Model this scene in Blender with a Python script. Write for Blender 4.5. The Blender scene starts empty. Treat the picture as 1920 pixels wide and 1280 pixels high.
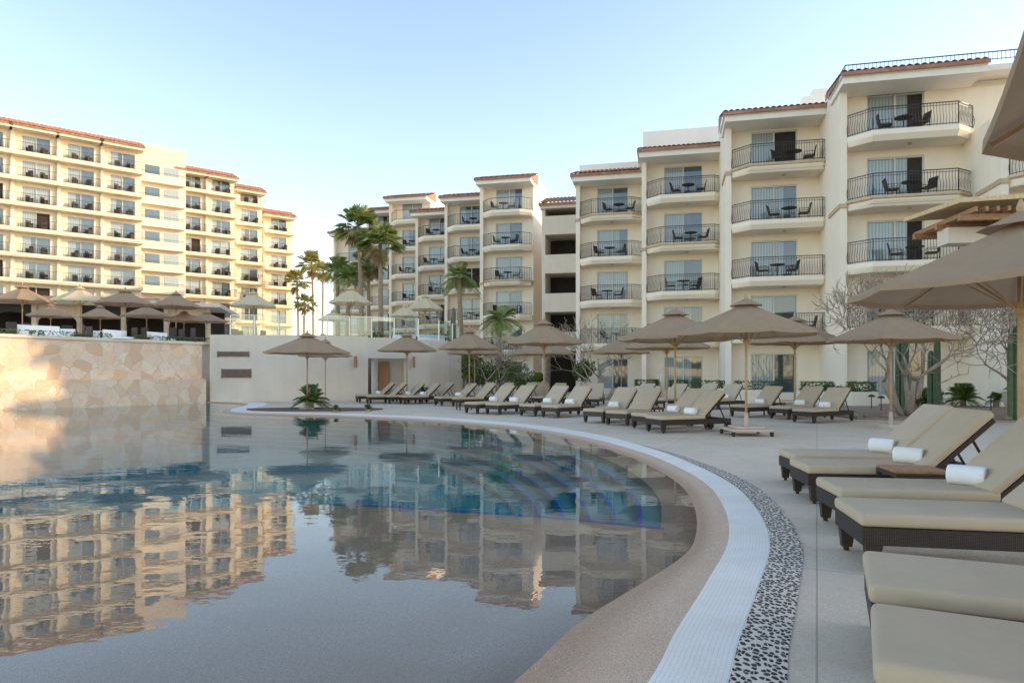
import bpy, bmesh, math, random
from mathutils import Vector, Matrix, geometry
random.seed(7)
R=math.radians; PI=math.pi
C=bpy.context.scene.collection
HZ=703.0; F=1280.0; CH=1.35
def G(px,py):
    Y=CH*F/(py-HZ); return ((px-960)*Y/F, Y)
def PX(px,Y): return (px-960)*Y/F
def PZ(py,Y): return CH+(HZ-py)*Y/F
# ---------------------------------------------------------------- materials
def nn(nt,t,**k):
    n=nt.nodes.new(t)
    for a,b in k.items(): setattr(n,a,b)
    return n
def base(name):
    m=bpy.data.materials.new(name); m.use_nodes=True; nt=m.node_tree
    b=nt.nodes['Principled BSDF']; tc=nn(nt,'ShaderNodeTexCoord')
    return m,nt,b,tc
def mixc(nt,fac,a,b,blend='MIX'):
    n=nn(nt,'ShaderNodeMix',data_type='RGBA',blend_type=blend)
    for s,v in ((0,fac),(6,a),(7,b)):
        if isinstance(v,bpy.types.NodeSocket): nt.links.new(v,n.inputs[s])
        else: n.inputs[s].default_value = v if s==0 else (*v,1)
    return n.outputs[2]
def noise(nt,tc,scale,detail=5,rough=.6,vec=None):
    n=nn(nt,'ShaderNodeTexNoise'); n.inputs['Scale'].default_value=scale; n.inputs['Detail'].default_value=detail; n.inputs['Roughness'].default_value=rough
    nt.links.new(vec if vec else tc.outputs['Object'],n.inputs['Vector']); return n.outputs['Fac']
def ramp(nt,fac,stops):
    n=nn(nt,'ShaderNodeValToRGB'); cr=n.color_ramp
    while len(cr.elements)<len(stops): cr.elements.new(.5)
    for e,(p,c) in zip(cr.elements,stops): e.position=p; e.color=(*c,1)
    nt.links.new(fac,n.inputs['Fac']); return n.outputs['Color']
def bumpn(nt,b,h,st,dist=.01):
    n=nn(nt,'ShaderNodeBump'); n.inputs['Strength'].default_value=st; n.inputs['Distance'].default_value=dist
    nt.links.new(h,n.inputs['Height']); nt.links.new(n.outputs['Normal'],b.inputs['Normal'])
def M(name,col,rough=.75,var=.12,scale=3,bump=.2,bscale=60,metal=0,dist=.01,spec=.5,streak=0):
    m,nt,b,tc=base(name)
    f=noise(nt,tc,scale)
    f2=ramp(nt,f,[(.3,(0,0,0)),(.7,(1,1,1))])
    c=mixc(nt,f2,tuple(x*(1-var) for x in col),tuple(min(1,x*(1+var)) for x in col))
    if streak:
        mp=nn(nt,'ShaderNodeMapping'); mp.inputs['Scale'].default_value=(2.2,2.2,.12); nt.links.new(tc.outputs['Object'],mp.inputs[0])
        g=ramp(nt,noise(nt,tc,1.0,6,.7,mp.outputs[0]),[(.45,(1,1,1)),(.8,(1-streak,1-streak*1.1,1-streak*1.3))]); c=mixc(nt,1.0,c,g,'MULTIPLY')
    nt.links.new(c,b.inputs['Base Color']); b.inputs['Roughness'].default_value=rough; b.inputs['Metallic'].default_value=metal
    b.inputs['Specular IOR Level'].default_value=spec
    if bump: bumpn(nt,b,noise(nt,tc,bscale,3),bump,dist)
    return m
mt={}
mt['stucco']=M('cream_stucco',(.89,.785,.635),.85,.03,.6,.2,25,streak=.05)
mt['stucco_white']=M('pale_stucco',(.90,.84,.75),.85,.03,.7,.2,25,streak=.06)
mt['stucco_gold']=M('golden_stucco',(.84,.74,.56),.85,.05,.4,.2,25,streak=.05)
mt['taupe_wall']=M('taupe_plaster',(.70,.61,.50),.85,.05,.8,.25,30,streak=.06)
mt['trim']=M('carved_stone_trim',(.54,.40,.27),.8,.15,4,.3,30)
mt['black']=M('black_metal',(.02,.02,.022),.45,.1,5,0)
mt['steel']=M('brushed_steel',(.55,.55,.55),.3,.05,5,0,metal=.9)
mt['alum']=M('pale_aluminium',(.66,.63,.58),.45,.05,5,0)
mt['wood']=M('teak',(.36,.18,.08),.5,.3,14,.2,50)
mt['vent']=M('weathered_brown_louvre',(.20,.13,.10),.7,.2,10,.2,50)
mt['pole']=M('wood_pole',(.48,.31,.16),.5,.15,8,.1,50)
mt['reed']=M('pale_reed',(.66,.49,.27),.8,.2,12,.4,50)
mt['trunk']=M('palm_bark',(.32,.23,.155),.9,.3,6,.6,18,dist=.03)
mt['bark']=M('pale_bark',(.38,.30,.23),.85,.2,8,.4,30)
mt['soil']=M('mulch',(.17,.10,.075),.95,.4,20,.8,40,dist=.03)
mt['gravel']=M('gravel_bed',(.34,.25,.18),.95,.3,12,.8,60,dist=.03)
mt['pot']=M('pale_clay_pot',(.54,.43,.33),.8,.1,6,.2,40)
mt['dark']=M('interior_shade_paint',(.035,.028,.022),.9,.3,1,0)  # near-black colour standing in for the shade of interiors
mt['rubber']=M('black_rubber',(.02,.02,.02),.6,.1,5,0)
mt['ground']=M('dry_ground',(.30,.24,.18),.95,.2,.5,.4,10)
def leafmat(name,a,b_,t=.3):
    m,nt,b,tc=base(name)
    f=noise(nt,tc,1.7,3); f2=ramp(nt,f,[(.35,(0,0,0)),(.65,(1,1,1))])
    c=mixc(nt,f2,a,b_); nt.links.new(c,b.inputs['Base Color']); b.inputs['Roughness'].default_value=.5
    tr=nn(nt,'ShaderNodeBsdfTranslucent'); nt.links.new(c,tr.inputs['Color'])
    mx=nn(nt,'ShaderNodeMixShader'); mx.inputs[0].default_value=t
    nt.links.new(b.outputs[0],mx.inputs[1]); nt.links.new(tr.outputs[0],mx.inputs[2])
    nt.links.new(mx.outputs[0],nt.nodes['Material Output'].inputs['Surface']); return m
mt['leaf']=leafmat('green_leaf',(.06,.11,.02),(.16,.21,.05))
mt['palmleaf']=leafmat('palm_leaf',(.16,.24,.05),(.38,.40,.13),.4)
mt['palm_sun_tint']=leafmat('sun_tinted_palm_leaf',(.25,.25,.06),(.48,.42,.13),.45)  # palm leaf again, with golden sunlight mixed into its colour
mt['dry']=leafmat('dry_frond',(.34,.24,.12),(.50,.38,.21))
mt['cactus']=M('cactus_skin',(.10,.14,.07),.7,.2,6,.3,20)
def clothmat(name,col,tr_=.25,weave=500):
    m,nt,b,tc=base(name)
    f=noise(nt,tc,2.5,4); c=mixc(nt,f,tuple(x*.86 for x in col),tuple(min(1,x*1.12) for x in col))
    nt.links.new(c,b.inputs['Base Color']); b.inputs['Roughness'].default_value=.9; b.inputs['Specular IOR Level'].default_value=.2
    h=noise(nt,tc,weave,2)
    n=nn(nt,'ShaderNodeMath',operation='MULTIPLY_ADD'); nt.links.new(noise(nt,tc,5,3),n.inputs[0]); n.inputs[1].default_value=6; nt.links.new(h,n.inputs[2])
    bumpn(nt,b,n.outputs[0],.45,.005)
    if tr_:
        t=nn(nt,'ShaderNodeBsdfTranslucent'); nt.links.new(c,t.inputs['Color'])
        mx=nn(nt,'ShaderNodeMixShader'); mx.inputs[0].default_value=tr_
        nt.links.new(b.outputs[0],mx.inputs[1]); nt.links.new(t.outputs[0],mx.inputs[2])
        nt.links.new(mx.outputs[0],nt.nodes['Material Output'].inputs['Surface'])
    return m
mt['canopy']=clothmat('taupe_canvas',(.43,.30,.19),.2)
mt['canopy_cream']=clothmat('cream_canvas',(.74,.62,.40))
mt['cushion']=clothmat('sand_cushion',(.54,.43,.30),0)
mt['towel']=clothmat('white_towel',(.90,.88,.85),0,220)
def tilemat():
    m,nt,b,tc=base('terracotta_tile')
    v=nn(nt,'ShaderNodeTexVoronoi'); v.inputs['Scale'].default_value=3.2; nt.links.new(tc.outputs['Object'],v.inputs['Vector'])
    s=nn(nt,'ShaderNodeSeparateColor'); nt.links.new(v.outputs['Color'],s.inputs[0])
    c=ramp(nt,s.outputs[0],[(0,(.27,.115,.07)),(.5,(.40,.19,.12)),(1,(.50,.29,.20))]); f=noise(nt,tc,1.2)
    c=mixc(nt,f,c,(.36,.18,.12)); nt.links.new(c,b.inputs['Base Color']); b.inputs['Roughness'].default_value=.85; return m
mt['tile']=tilemat()
def wickermat():
    m,nt,b,tc=base('dark_wicker')
    w1=nn(nt,'ShaderNodeTexWave',bands_direction='X'); w1.inputs['Scale'].default_value=28; nt.links.new(tc.outputs['Object'],w1.inputs['Vector'])
    w2=nn(nt,'ShaderNodeTexWave',bands_direction='Z'); w2.inputs['Scale'].default_value=34; nt.links.new(tc.outputs['Object'],w2.inputs['Vector'])
    mu=nn(nt,'ShaderNodeMath',operation='MULTIPLY'); nt.links.new(w1.outputs['Fac'],mu.inputs[0]); nt.links.new(w2.outputs['Fac'],mu.inputs[1])
    c=mixc(nt,mu.outputs[0],(.022,.014,.010),(.13,.078,.05)); nt.links.new(c,b.inputs['Base Color']); b.inputs['Roughness'].default_value=.5
    bumpn(nt,b,mu.outputs[0],.8,.01); return m
mt['wicker']=wickermat()
def mosaicmat():
    m,nt,b,tc=base('white_mosaic')
    br=nn(nt,'ShaderNodeTexBrick',offset=0.0)
    br.inputs['Color1'].default_value=(.91,.865,.79,1); br.inputs['Color2'].default_value=(.88,.835,.76,1); br.inputs['Mortar'].default_value=(.74,.69,.61,1)
    br.inputs['Scale'].default_value=1; br.inputs['Brick Width'].default_value=.024; br.inputs['Row Height'].default_value=.024; br.inputs['Mortar Size'].default_value=.0018
    nt.links.new(tc.outputs['UV'],br.inputs['Vector'])
    f=ramp(nt,noise(nt,tc,2.5),[(.3,(1,1,1)),(.8,(.90,.86,.80))]); c=mixc(nt,1.0,br.outputs['Color'],f,'MULTIPLY'); nt.links.new(c,b.inputs['Base Color'])
    b.inputs['Roughness'].default_value=.6; b.inputs['Specular IOR Level'].default_value=.3; bumpn(nt,b,br.outputs['Fac'],-.15,.002); return m
mt['mosaic']=mosaicmat()
def pebblemat():
    m,nt,b,tc=base('pebble_mosaic')
    n0=nn(nt,'ShaderNodeTexNoise'); n0.inputs['Scale'].default_value=9; nt.links.new(tc.outputs['Object'],n0.inputs['Vector'])
    va=nn(nt,'ShaderNodeVectorMath',operation='MULTIPLY_ADD'); nt.links.new(n0.outputs['Color'],va.inputs[0]); va.inputs[1].default_value=(.05,.05,.05); nt.links.new(tc.outputs['Object'],va.inputs[2])
    mp=nn(nt,'ShaderNodeMapping'); mp.inputs['Scale'].default_value=(1,.62,1); nt.links.new(va.outputs[0],mp.inputs[0])
    v=nn(nt,'ShaderNodeTexVoronoi',feature='DISTANCE_TO_EDGE',voronoi_dimensions='2D'); v.inputs['Scale'].default_value=33; v.inputs['Randomness'].default_value=.85; nt.links.new(mp.outputs[0],v.inputs['Vector'])
    v2=nn(nt,'ShaderNodeTexVoronoi',voronoi_dimensions='2D'); v2.inputs['Scale'].default_value=33; v2.inputs['Randomness'].default_value=.85; nt.links.new(mp.outputs[0],v2.inputs['Vector'])
    s=nn(nt,'ShaderNodeSeparateColor'); nt.links.new(v2.outputs['Color'],s.inputs[0])
    k=ramp(nt,s.outputs[0],[(0,(.010,.011,.014)),(.75,(.028,.029,.033)),(1,(.07,.07,.07))])
    # rounded pebbles: inside both the cell border and a radius about the cell's point
    rd=nn(nt,'ShaderNodeMath',operation='MULTIPLY_ADD'); nt.links.new(v2.outputs['Distance'],rd.inputs[0]); rd.inputs[1].default_value=-.35; rd.inputs[2].default_value=.20
    mn=nn(nt,'ShaderNodeMath',operation='MINIMUM'); nt.links.new(v.outputs['Distance'],mn.inputs[0]); nt.links.new(rd.outputs[0],mn.inputs[1])
    fac=ramp(nt,mn.outputs[0],[(.045,(0,0,0)),(.075,(1,1,1))])
    c=mixc(nt,fac,(.70,.60,.48),k); nt.links.new(c,b.inputs['Base Color']); b.inputs['Roughness'].default_value=.55; b.inputs['Specular IOR Level'].default_value=.25
    bumpn(nt,b,ramp(nt,mn.outputs[0],[(.03,(0,0,0)),(.2,(1,1,1))]),.6,.008); return m
mt['pebble']=pebblemat()
def aggmat(name,a,b_,c_):
    m,nt,b,tc=base(name)
    v=nn(nt,'ShaderNodeTexVoronoi'); v.inputs['Scale'].default_value=230; nt.links.new(tc.outputs['Object'],v.inputs['Vector'])
    s=nn(nt,'ShaderNodeSeparateColor'); nt.links.new(v.outputs['Color'],s.inputs[0])
    c=ramp(nt,s.outputs[0],[(0,a),(.5,b_),(1,c_)]); f=noise(nt,tc,1.6,8,.7)
    c=mixc(nt,ramp(nt,f,[(.4,(0,0,0)),(.75,(.7,.7,.7))]),c,tuple(x*y for x,y in zip(b_,(.86,.80,.74))))
    xyz=nn(nt,'ShaderNodeSeparateXYZ'); nt.links.new(tc.outputs['Object'],xyz.inputs[0])
    ad=nn(nt,'ShaderNodeMath',operation='MULTIPLY_ADD'); nt.links.new(f,ad.inputs[0]); ad.inputs[1].default_value=.02; nt.links.new(xyz.outputs['Z'],ad.inputs[2])
    mr=nn(nt,'ShaderNodeMapRange'); mr.inputs['From Min'].default_value=-.13; mr.inputs['From Max'].default_value=0; nt.links.new(ad.outputs[0],mr.inputs['Value'])
    dampc=ramp(nt,mr.outputs[0],[(0,(1,1,1)),(.35,(1,1,1)),(.60,(.74,.68,.62)),(.74,(.74,.68,.62)),(.92,(1,1,1))]); c=mixc(nt,1.0,c,dampc,'MULTIPLY')
    nt.links.new(c,b.inputs['Base Color']); b.inputs['Roughness'].default_value=.6; bumpn(nt,b,s.outputs[0],.25,.002); return m
mt['agg']=aggmat('brown_aggregate',(.40,.25,.155),(.60,.41,.27),(.78,.60,.44))
def deckmat():
    m,nt,b,tc=base('deck_concrete')
    v=nn(nt,'ShaderNodeTexVoronoi'); v.inputs['Scale'].default_value=110; nt.links.new(tc.outputs['Object'],v.inputs['Vector'])
    s=nn(nt,'ShaderNodeSeparateColor'); nt.links.new(v.outputs['Color'],s.inputs[0])
    c=ramp(nt,s.outputs[0],[(0,(.57,.46,.33)),(.5,(.70,.585,.44)),(1,(.79,.69,.56))])
    f=noise(nt,tc,.7,6); c=mixc(nt,ramp(nt,f,[(.35,(0,0,0)),(.7,(1,1,1))]),c,(.60,.49,.37))
    st=ramp(nt,noise(nt,tc,2.3,8,.75),[(.5,(1,1,1)),(.78,(.86,.81,.75))]); c=mixc(nt,1.0,c,st,'MULTIPLY')
    br=nn(nt,'ShaderNodeTexBrick',offset=0.0); br.inputs['Scale'].default_value=1; br.inputs['Brick Width'].default_value=2.6; br.inputs['Row Height'].default_value=2.6; br.inputs['Mortar Size'].default_value=.006
    mp=nn(nt,'ShaderNodeMapping'); mp.inputs['Rotation'].default_value=(0,0,.42); nt.links.new(tc.outputs['Object'],mp.inputs[0]); nt.links.new(mp.outputs[0],br.inputs['Vector'])
    c=mixc(nt,br.outputs['Fac'],c,(.42,.34,.26)); nt.links.new(c,b.inputs['Base Color']); b.inputs['Roughness'].default_value=.8; b.inputs['Specular IOR Level'].default_value=.3; bumpn(nt,b,s.outputs[0],.2,.003); return m
mt['deck']=deckmat()
def stonemat():
    m,nt,b,tc=base('crazy_paving_stone')
    n0=nn(nt,'ShaderNodeTexNoise'); n0.inputs['Scale'].default_value=1.2; nt.links.new(tc.outputs['Object'],n0.inputs['Vector'])
    va=nn(nt,'ShaderNodeVectorMath',operation='MULTIPLY_ADD'); nt.links.new(n0.outputs['Color'],va.inputs[0]); va.inputs[1].default_value=(.4,.4,.4); nt.links.new(tc.outputs['Object'],va.inputs[2])
    v=nn(nt,'ShaderNodeTexVoronoi',feature='DISTANCE_TO_EDGE'); v.inputs['Scale'].default_value=1.8; nt.links.new(va.outputs[0],v.inputs['Vector'])
    v2=nn(nt,'ShaderNodeTexVoronoi'); v2.inputs['Scale'].default_value=1.8; nt.links.new(va.outputs[0],v2.inputs['Vector'])
    s=nn(nt,'ShaderNodeSeparateColor'); nt.links.new(v2.outputs['Color'],s.inputs[0])
    c=ramp(nt,s.outputs[0],[(0,(.68,.46,.30)),(.22,(.77,.57,.39)),(.45,(.83,.68,.51)),(.7,(.77,.58,.45)),(.85,(.82,.64,.45)),(1,(.74,.49,.31))])
    c=mixc(nt,ramp(nt,noise(nt,tc,2.6,8,.75),[(.48,(0,0,0)),(.72,(.7,.7,.7))]),c,(.68,.41,.22))
    c=mixc(nt,ramp(nt,v.outputs['Distance'],[(.004,(0,0,0)),(.014,(1,1,1))]),(.56,.41,.28),c); nt.links.new(c,b.inputs['Base Color'])
    b.inputs['Roughness'].default_value=.7; bumpn(nt,b,ramp(nt,v.outputs['Distance'],[(0,(0,0,0)),(.03,(1,1,1))]),.25,.01); return m
mt['stone']=stonemat()
def glassmat(name,col,stripe):
    m,nt,b,tc=base(name)
    if stripe:
        w=nn(nt,'ShaderNodeTexWave',bands_direction='X'); w.inputs['Scale'].default_value=2.2; w.inputs['Distortion'].default_value=1.5; nt.links.new(tc.outputs['Object'],w.inputs['Vector'])
        c=mixc(nt,w.outputs['Fac'],tuple(x*.65 for x in col),col)
    else: c=mixc(nt,noise(nt,tc,1.2,2),tuple(x*.5 for x in col),tuple(x*1.6 for x in col))
    nt.links.new(c,b.inputs['Base Color']); b.inputs['Roughness'].default_value=.6 if stripe else .05
    b.inputs['Coat Weight'].default_value=1; b.inputs['Coat Roughness'].default_value=.02; b.inputs['Coat IOR'].default_value=1.8; return m
mt['glass']=glassmat('dark_glass',(.06,.085,.095),0)
mt['curtain']=glassmat('curtained_glass',(.36,.42,.42),1)
def clearglass():
    m,nt,b,tc=base('clear_glass')
    t=nn(nt,'ShaderNodeBsdfTransparent'); t.inputs[0].default_value=(.74,.84,.81,1); g=nn(nt,'ShaderNodeBsdfGlossy'); g.inputs['Roughness'].default_value=.02
    fr=nn(nt,'ShaderNodeFresnel'); fr.inputs[0].default_value=2.2; mx=nn(nt,'ShaderNodeMixShader'); nt.links.new(fr.outputs[0],mx.inputs[0])
    nt.links.new(t.outputs[0],mx.inputs[1]); nt.links.new(g.outputs[0],mx.inputs[2]); nt.links.new(mx.outputs[0],nt.nodes['Material Output'].inputs['Surface']); return m
mt['clear']=clearglass()
def watermat():
    m,nt,b,tc=base('pool_water')
    t=nn(nt,'ShaderNodeBsdfTransparent'); t.inputs[0].default_value=(.93,.97,.98,1); g=nn(nt,'ShaderNodeBsdfGlossy'); g.inputs['Roughness'].default_value=.008; g.inputs[0].default_value=(1,1,1,1)
    fr=nn(nt,'ShaderNodeFresnel'); fr.inputs[0].default_value=1.33
    mp=nn(nt,'ShaderNodeMapping'); mp.inputs['Scale'].default_value=(1,1.4,1); nt.links.new(tc.outputs['Object'],mp.inputs[0])
    a=noise(nt,tc,1.0,2,.5,mp.outputs[0]); b2=noise(nt,tc,6,2,.5,mp.outputs[0])
    ma=nn(nt,'ShaderNodeMath',operation='MULTIPLY_ADD'); nt.links.new(b2,ma.inputs[0]); ma.inputs[1].default_value=.18; nt.links.new(a,ma.inputs[2])
    bp=nn(nt,'ShaderNodeBump'); bp.inputs['Strength'].default_value=1; bp.inputs['Distance'].default_value=.0028; nt.links.new(ma.outputs[0],bp.inputs['Height'])
    nt.links.new(bp.outputs[0],g.inputs['Normal']); nt.links.new(bp.outputs[0],fr.inputs['Normal'])
    mx=nn(nt,'ShaderNodeMixShader'); nt.links.new(fr.outputs[0],mx.inputs[0])
    nt.links.new(t.outputs[0],mx.inputs[1]); nt.links.new(g.outputs[0],mx.inputs[2]); nt.links.new(mx.outputs[0],nt.nodes['Material Output'].inputs['Surface']); return m
mt['water']=watermat()
mt['teal']=M('teal_pool_plaster',(.03,.37,.39),.8,.15,.8,0,spec=.1)
mt['step']=M('pool_step_plaster',(.10,.40,.40),.8,.12,2,0,spec=.1)
mt['blue']=M('blue_tile',(.0,.14,.58),.6,.1,12,0,spec=.1)
# ---------------------------------------------------------------- mesh builder
class MB:
    def __init__(s,T=None,off=(0,0,0)): s.v=[];s.f=[];s.T=T or Matrix.Identity(4); s.o=Vector(off)
    def add(s,vs,fs):
        n=len(s.v); s.v+= [tuple((s.T@Vector(p))-s.o) for p in vs]; s.f+=[tuple(i+n for i in f) for f in fs]; return s
    def box(s,x0,x1,y0,y1,z0,z1):
        return s.add([(x0,y0,z0),(x1,y0,z0),(x1,y1,z0),(x0,y1,z0),(x0,y0,z1),(x1,y0,z1),(x1,y1,z1),(x0,y1,z1)],[(0,3,2,1),(4,5,6,7),(0,1,5,4),(1,2,6,5),(2,3,7,6),(3,0,4,7)])
    def frus(s,p0,z0,p1,z1):
        n=len(p0); vs=[(x,y,z0) for x,y in p0]+[(x,y,z1) for x,y in p1]
        return s.add(vs,[tuple(range(n-1,-1,-1)),tuple(range(n,2*n))]+[(i,(i+1)%n,n+(i+1)%n,n+i) for i in range(n)])
    def prism(s,p,z0,z1): return s.frus(p,z0,p,z1)
    def tube(s,pts,r,n=6,cap=True):
        pts=[Vector(p) for p in pts]; rs=r if isinstance(r,(list,tuple)) else [r]*len(pts); vs=[];fs=[]
        for i,p in enumerate(pts):
            d=(pts[min(i+1,len(pts)-1)]-pts[max(i-1,0)]).normalized()
            a=d.cross(Vector((0,0,1)) if abs(d.z)<.95 else Vector((1,0,0))).normalized(); b=d.cross(a)
            for k in range(n):
                t=2*PI*(k+.5)/n; vs.append(p+a*math.cos(t)*rs[i]+b*math.sin(t)*rs[i])
        for i in range(len(pts)-1):
            for k in range(n): fs.append((i*n+k,i*n+(k+1)%n,(i+1)*n+(k+1)%n,(i+1)*n+k))
        if cap: fs.append(tuple(range(n))[::-1]); fs.append(tuple(range(len(vs)-n,len(vs))))
        return s.add(vs,fs)
    def rbox(s,x0,x1,y0,y1,z0,z1,r=.03,M4=None,seg=3):
        bm=bmesh.new(); bmesh.ops.create_cube(bm,size=1)
        for v in bm.verts: v.co=Vector(((x0+x1)/2+v.co.x*(x1-x0),(y0+y1)/2+v.co.y*(y1-y0),(z0+z1)/2+v.co.z*(z1-z0)))
        bmesh.ops.bevel(bm,geom=bm.edges[:],offset=r,segments=seg,affect='EDGES',profile=.6)
        bm.verts.index_update(); vs=[(M4@v.co if M4 else v.co.copy()) for v in bm.verts]; fs=[[v.index for v in f.verts] for f in bm.faces]; bm.free(); return s.add(vs,fs)
    def build(s,name,mat,parent=None,smooth=False,uv=None):
        me=bpy.data.meshes.new(name); me.from_pydata(s.v,[],s.f); me.update()
        if uv:
            l=me.uv_layers.new(name='UVMap')
            for lp in me.loops: l.data[lp.index].uv=uv[lp.vertex_index]
        me.materials.append(mt[mat] if isinstance(mat,str) else mat)
        if smooth:
            for p in me.polygons: p.use_smooth=True
        o=bpy.data.objects.new(name,me); C.objects.link(o); o.parent=parent; return o
def tag(o,label=None,cat=None,group=None,kind=None):
    if label: o['label']=label
    if cat: o['category']=cat
    if group: o['group']=group
    if kind: o['kind']=kind
    return o
def empty(name,loc,label,cat,group=None,rz=0):
    o=bpy.data.objects.new(name,None); C.objects.link(o); o.location=loc; o.rotation_euler=(0,0,rz); o.empty_display_size=.2
    return tag(o,label,cat,group)
def dup(root,loc,rz=0,scale=None,label=None,group=None):
    def cp(o,par):
        c=o.copy(); C.objects.link(c); c.parent=par
        for ch in list(o.children): cp(ch,c)
        return c
    r=cp(root,None); r.location=loc; r.rotation_euler=(0,0,rz)
    if scale: r.scale=scale
    if label: r['label']=label
    if group: r['group']=group
    return r
ORD=['first','second','third','fourth','fifth','sixth','seventh','eighth','ninth','tenth','eleventh','twelfth','thirteenth','fourteenth','fifteenth','sixteenth']
def fr(x,y,a): return Matrix.Translation((x,y,0))@Matrix.Rotation(a,4,'Z')
# ---------------------------------------------------------------- pool outline
ctrl=[(-24,-4),(-12,-3.2),(-5,-1.5),(-2.2,.0),(-.7,1.2),(.1,2.15),(.592,2.995),(.871,3.62),(1.273,4.465),(1.786,5.63),(2.17,7.0),(2.42,8.55),(2.43,10.35),(2.2,12.4),(1.5,15.16),(0,18.2),(-2.63,21.07),(-5.76,23.04),(-8.37,24.1),(-10.0,25.0),(-10.9,26.4),(-11.5,28.6),(-11.9,30.5),(-12.6,32.5),(-13.8,34.0),(-15.6,34.95),(-18,35.2)]
def catmull(P,n=8):
    out=[]
    for i in range(len(P)-1):
        p0=Vector(P[max(i-1,0)]);p1=Vector(P[i]);p2=Vector(P[i+1]);p3=Vector(P[min(i+2,len(P)-1)])
        for k in range(n):
            t=k/n; out.append(.5*((2*p1)+(p2-p0)*t+(2*p0-5*p1+4*p2-p3)*t*t+(3*p1-p0-3*p2+p3)*t**3))
    out.append(Vector(P[-1])); return out
OL=catmull(ctrl)
NI=[]
for i in range(len(OL)):
    t=(OL[min(i+1,len(OL)-1)]-OL[max(i-1,0)]).normalized(); NI.append(Vector((-t.y,t.x)))
ARC=[0]
for i in range(1,len(OL)): ARC.append(ARC[-1]+(OL[i]-OL[i-1]).length)
def sm(a,b,x): t=max(0,min(1,(x-a)/(b-a))); return t*t*(3-2*t)
def wout(i): return .32+.5*sm(9,22,OL[i].y)
def off(i,d): p=OL[i]+NI[i]*d; return (p.x,p.y)
def strip(name,mat,i0,i1,profs,smooth=True,uv=False,kind='structure',parent=None):
    vs=[];uvs=[];fs=[];m=len(profs)
    for i in range(i0,i1):
        for pf in profs:
            d,z=pf(i); p=off(i,d); vs.append((p[0],p[1],z)); uvs.append((ARC[i],d))
    for i in range(i1-i0-1):
        for k in range(m-1): a=i*m+k; fs.append((a,a+1,a+m+1,a+m))
    b=MB(); b.add(vs,fs); o=b.build(name,mat,parent,smooth,uvs if uv else None)
    if kind: o['kind']=kind
    return o
n=len(OL)
strip('pool_edge_mosaic','mosaic',0,n,[lambda i:(-wout(i),.0),lambda i:(0,0)],uv=True)
def dw(i): return .28+.30*(1-sm(3.2,5.6,OL[i].y))
strip('pool_beach','agg',0,n,[lambda i:(0,0),lambda i:(dw(i),-.055),lambda i:(max(.62,dw(i)*2.2),-.122)])
i_s=next(i for i in range(n) if OL[i].y>4.5)
z=-.125;d=.55
prof=[(d,z)]
for k in range(6): z2=z-.12; d2=d+.30; prof+= [(d+.02,z2),(d2,z2)]; z=z2;d=d2
prof+=[(d+.02,-.95),(d+.6,-.95)]
strip('pool_steps','step',i_s,n,[(lambda i,q=q:q) for q in prof],smooth=False)
ie=next(i for i in range(n) if OL[i].y>15)
for k in range(6):
    dd,zz=(.55+.30*k),(-.125-.12*k)
    strip('step_tile_line','blue',i_s,ie,[lambda i:(dd-.02,zz+.008),lambda i:(dd+.024,zz+.008)])
iw=next(i for i in range(n) if OL[i].y>14.3)
strip('pebble_border','pebble',0,iw,[lambda i:(-wout(i)-.235*(1-sm(8.5,14.3,OL[i].y)),.005),lambda i:(-wout(i),.005)])
b=MB(); b.add([(-26,-6,-.055),(6,-6,-.055),(6,40,-.055),(-26,40,-.055)],[(0,1,2,3)]); b.build('water','water')['kind']='structure'
b=MB(); b.add([(-26,-6,-.94),(6,-6,-.94),(6,40,-.94),(-26,40,-.94)],[(0,1,2,3)]); b.build('pool_floor','teal')['kind']='structure'
sh=catmull([(-26,6.2),(-14,6.6),(-8,6.95),(-5.3,7.1),(-3.9,7.4),(-2.6,7.75),(-1.6,7.7),(-.64,7.4),(.55,7.0),(1.58,6.5),(2.6,6.15),(4,6)],6)
b=MB(); m=len(sh); b.add([(p.x,p.y,-.12) for p in sh]+[(p.x,-6,-.12) for p in sh]+[(p.x,p.y,-1.24) for p in sh],[(i+m,i+1+m,i+1,i) for i in range(m-1)]+[(i,i+1,2*m+i+1,2*m+i) for i in range(m-1)])
b.build('shallow_shelf','agg')['kind']='structure'
b=MB(); s2=[p for p in sh if p.x>-2.2]; m=len(s2); b.add([(p.x,p.y+.01,-.115) for p in s2]+[(p.x,p.y-.06,-.115) for p in s2],[(i+m,i+1+m,i+1,i) for i in range(m-1)]); b.build('shelf_tile_line','blue')['kind']='structure'
hole=[Vector((*off(i,-wout(i)),0)) for i in range(n)]+[Vector((-21,35.2,0)),Vector((-26,34,0)),Vector((-26,-4,0))]
outer=[Vector((-60,-14,0)),Vector((60,-14,0)),Vector((60,75,0)),Vector((-60,75,0))]
tri=geometry.tessellate_polygon([outer,hole])
b=MB(); b.add(outer+hole,[tuple(t) for t in tri]); dk=b.build('pool_deck','deck'); dk['kind']='structure'
for p in dk.data.polygons:
    if p.normal.z<0: p.flip()
b=MB(); b.add([(-60,-14,-.01),(60,-14,-.01),(60,75,-.01),(-60,75,-.01),(-900,-900,-.01),(900,-900,-.01),(900,900,-.01),(-900,900,-.01)],[(4,5,1,0),(5,6,2,1),(6,7,3,2),(7,4,0,3)]); b.build('ground','ground')['kind']='structure'
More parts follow.
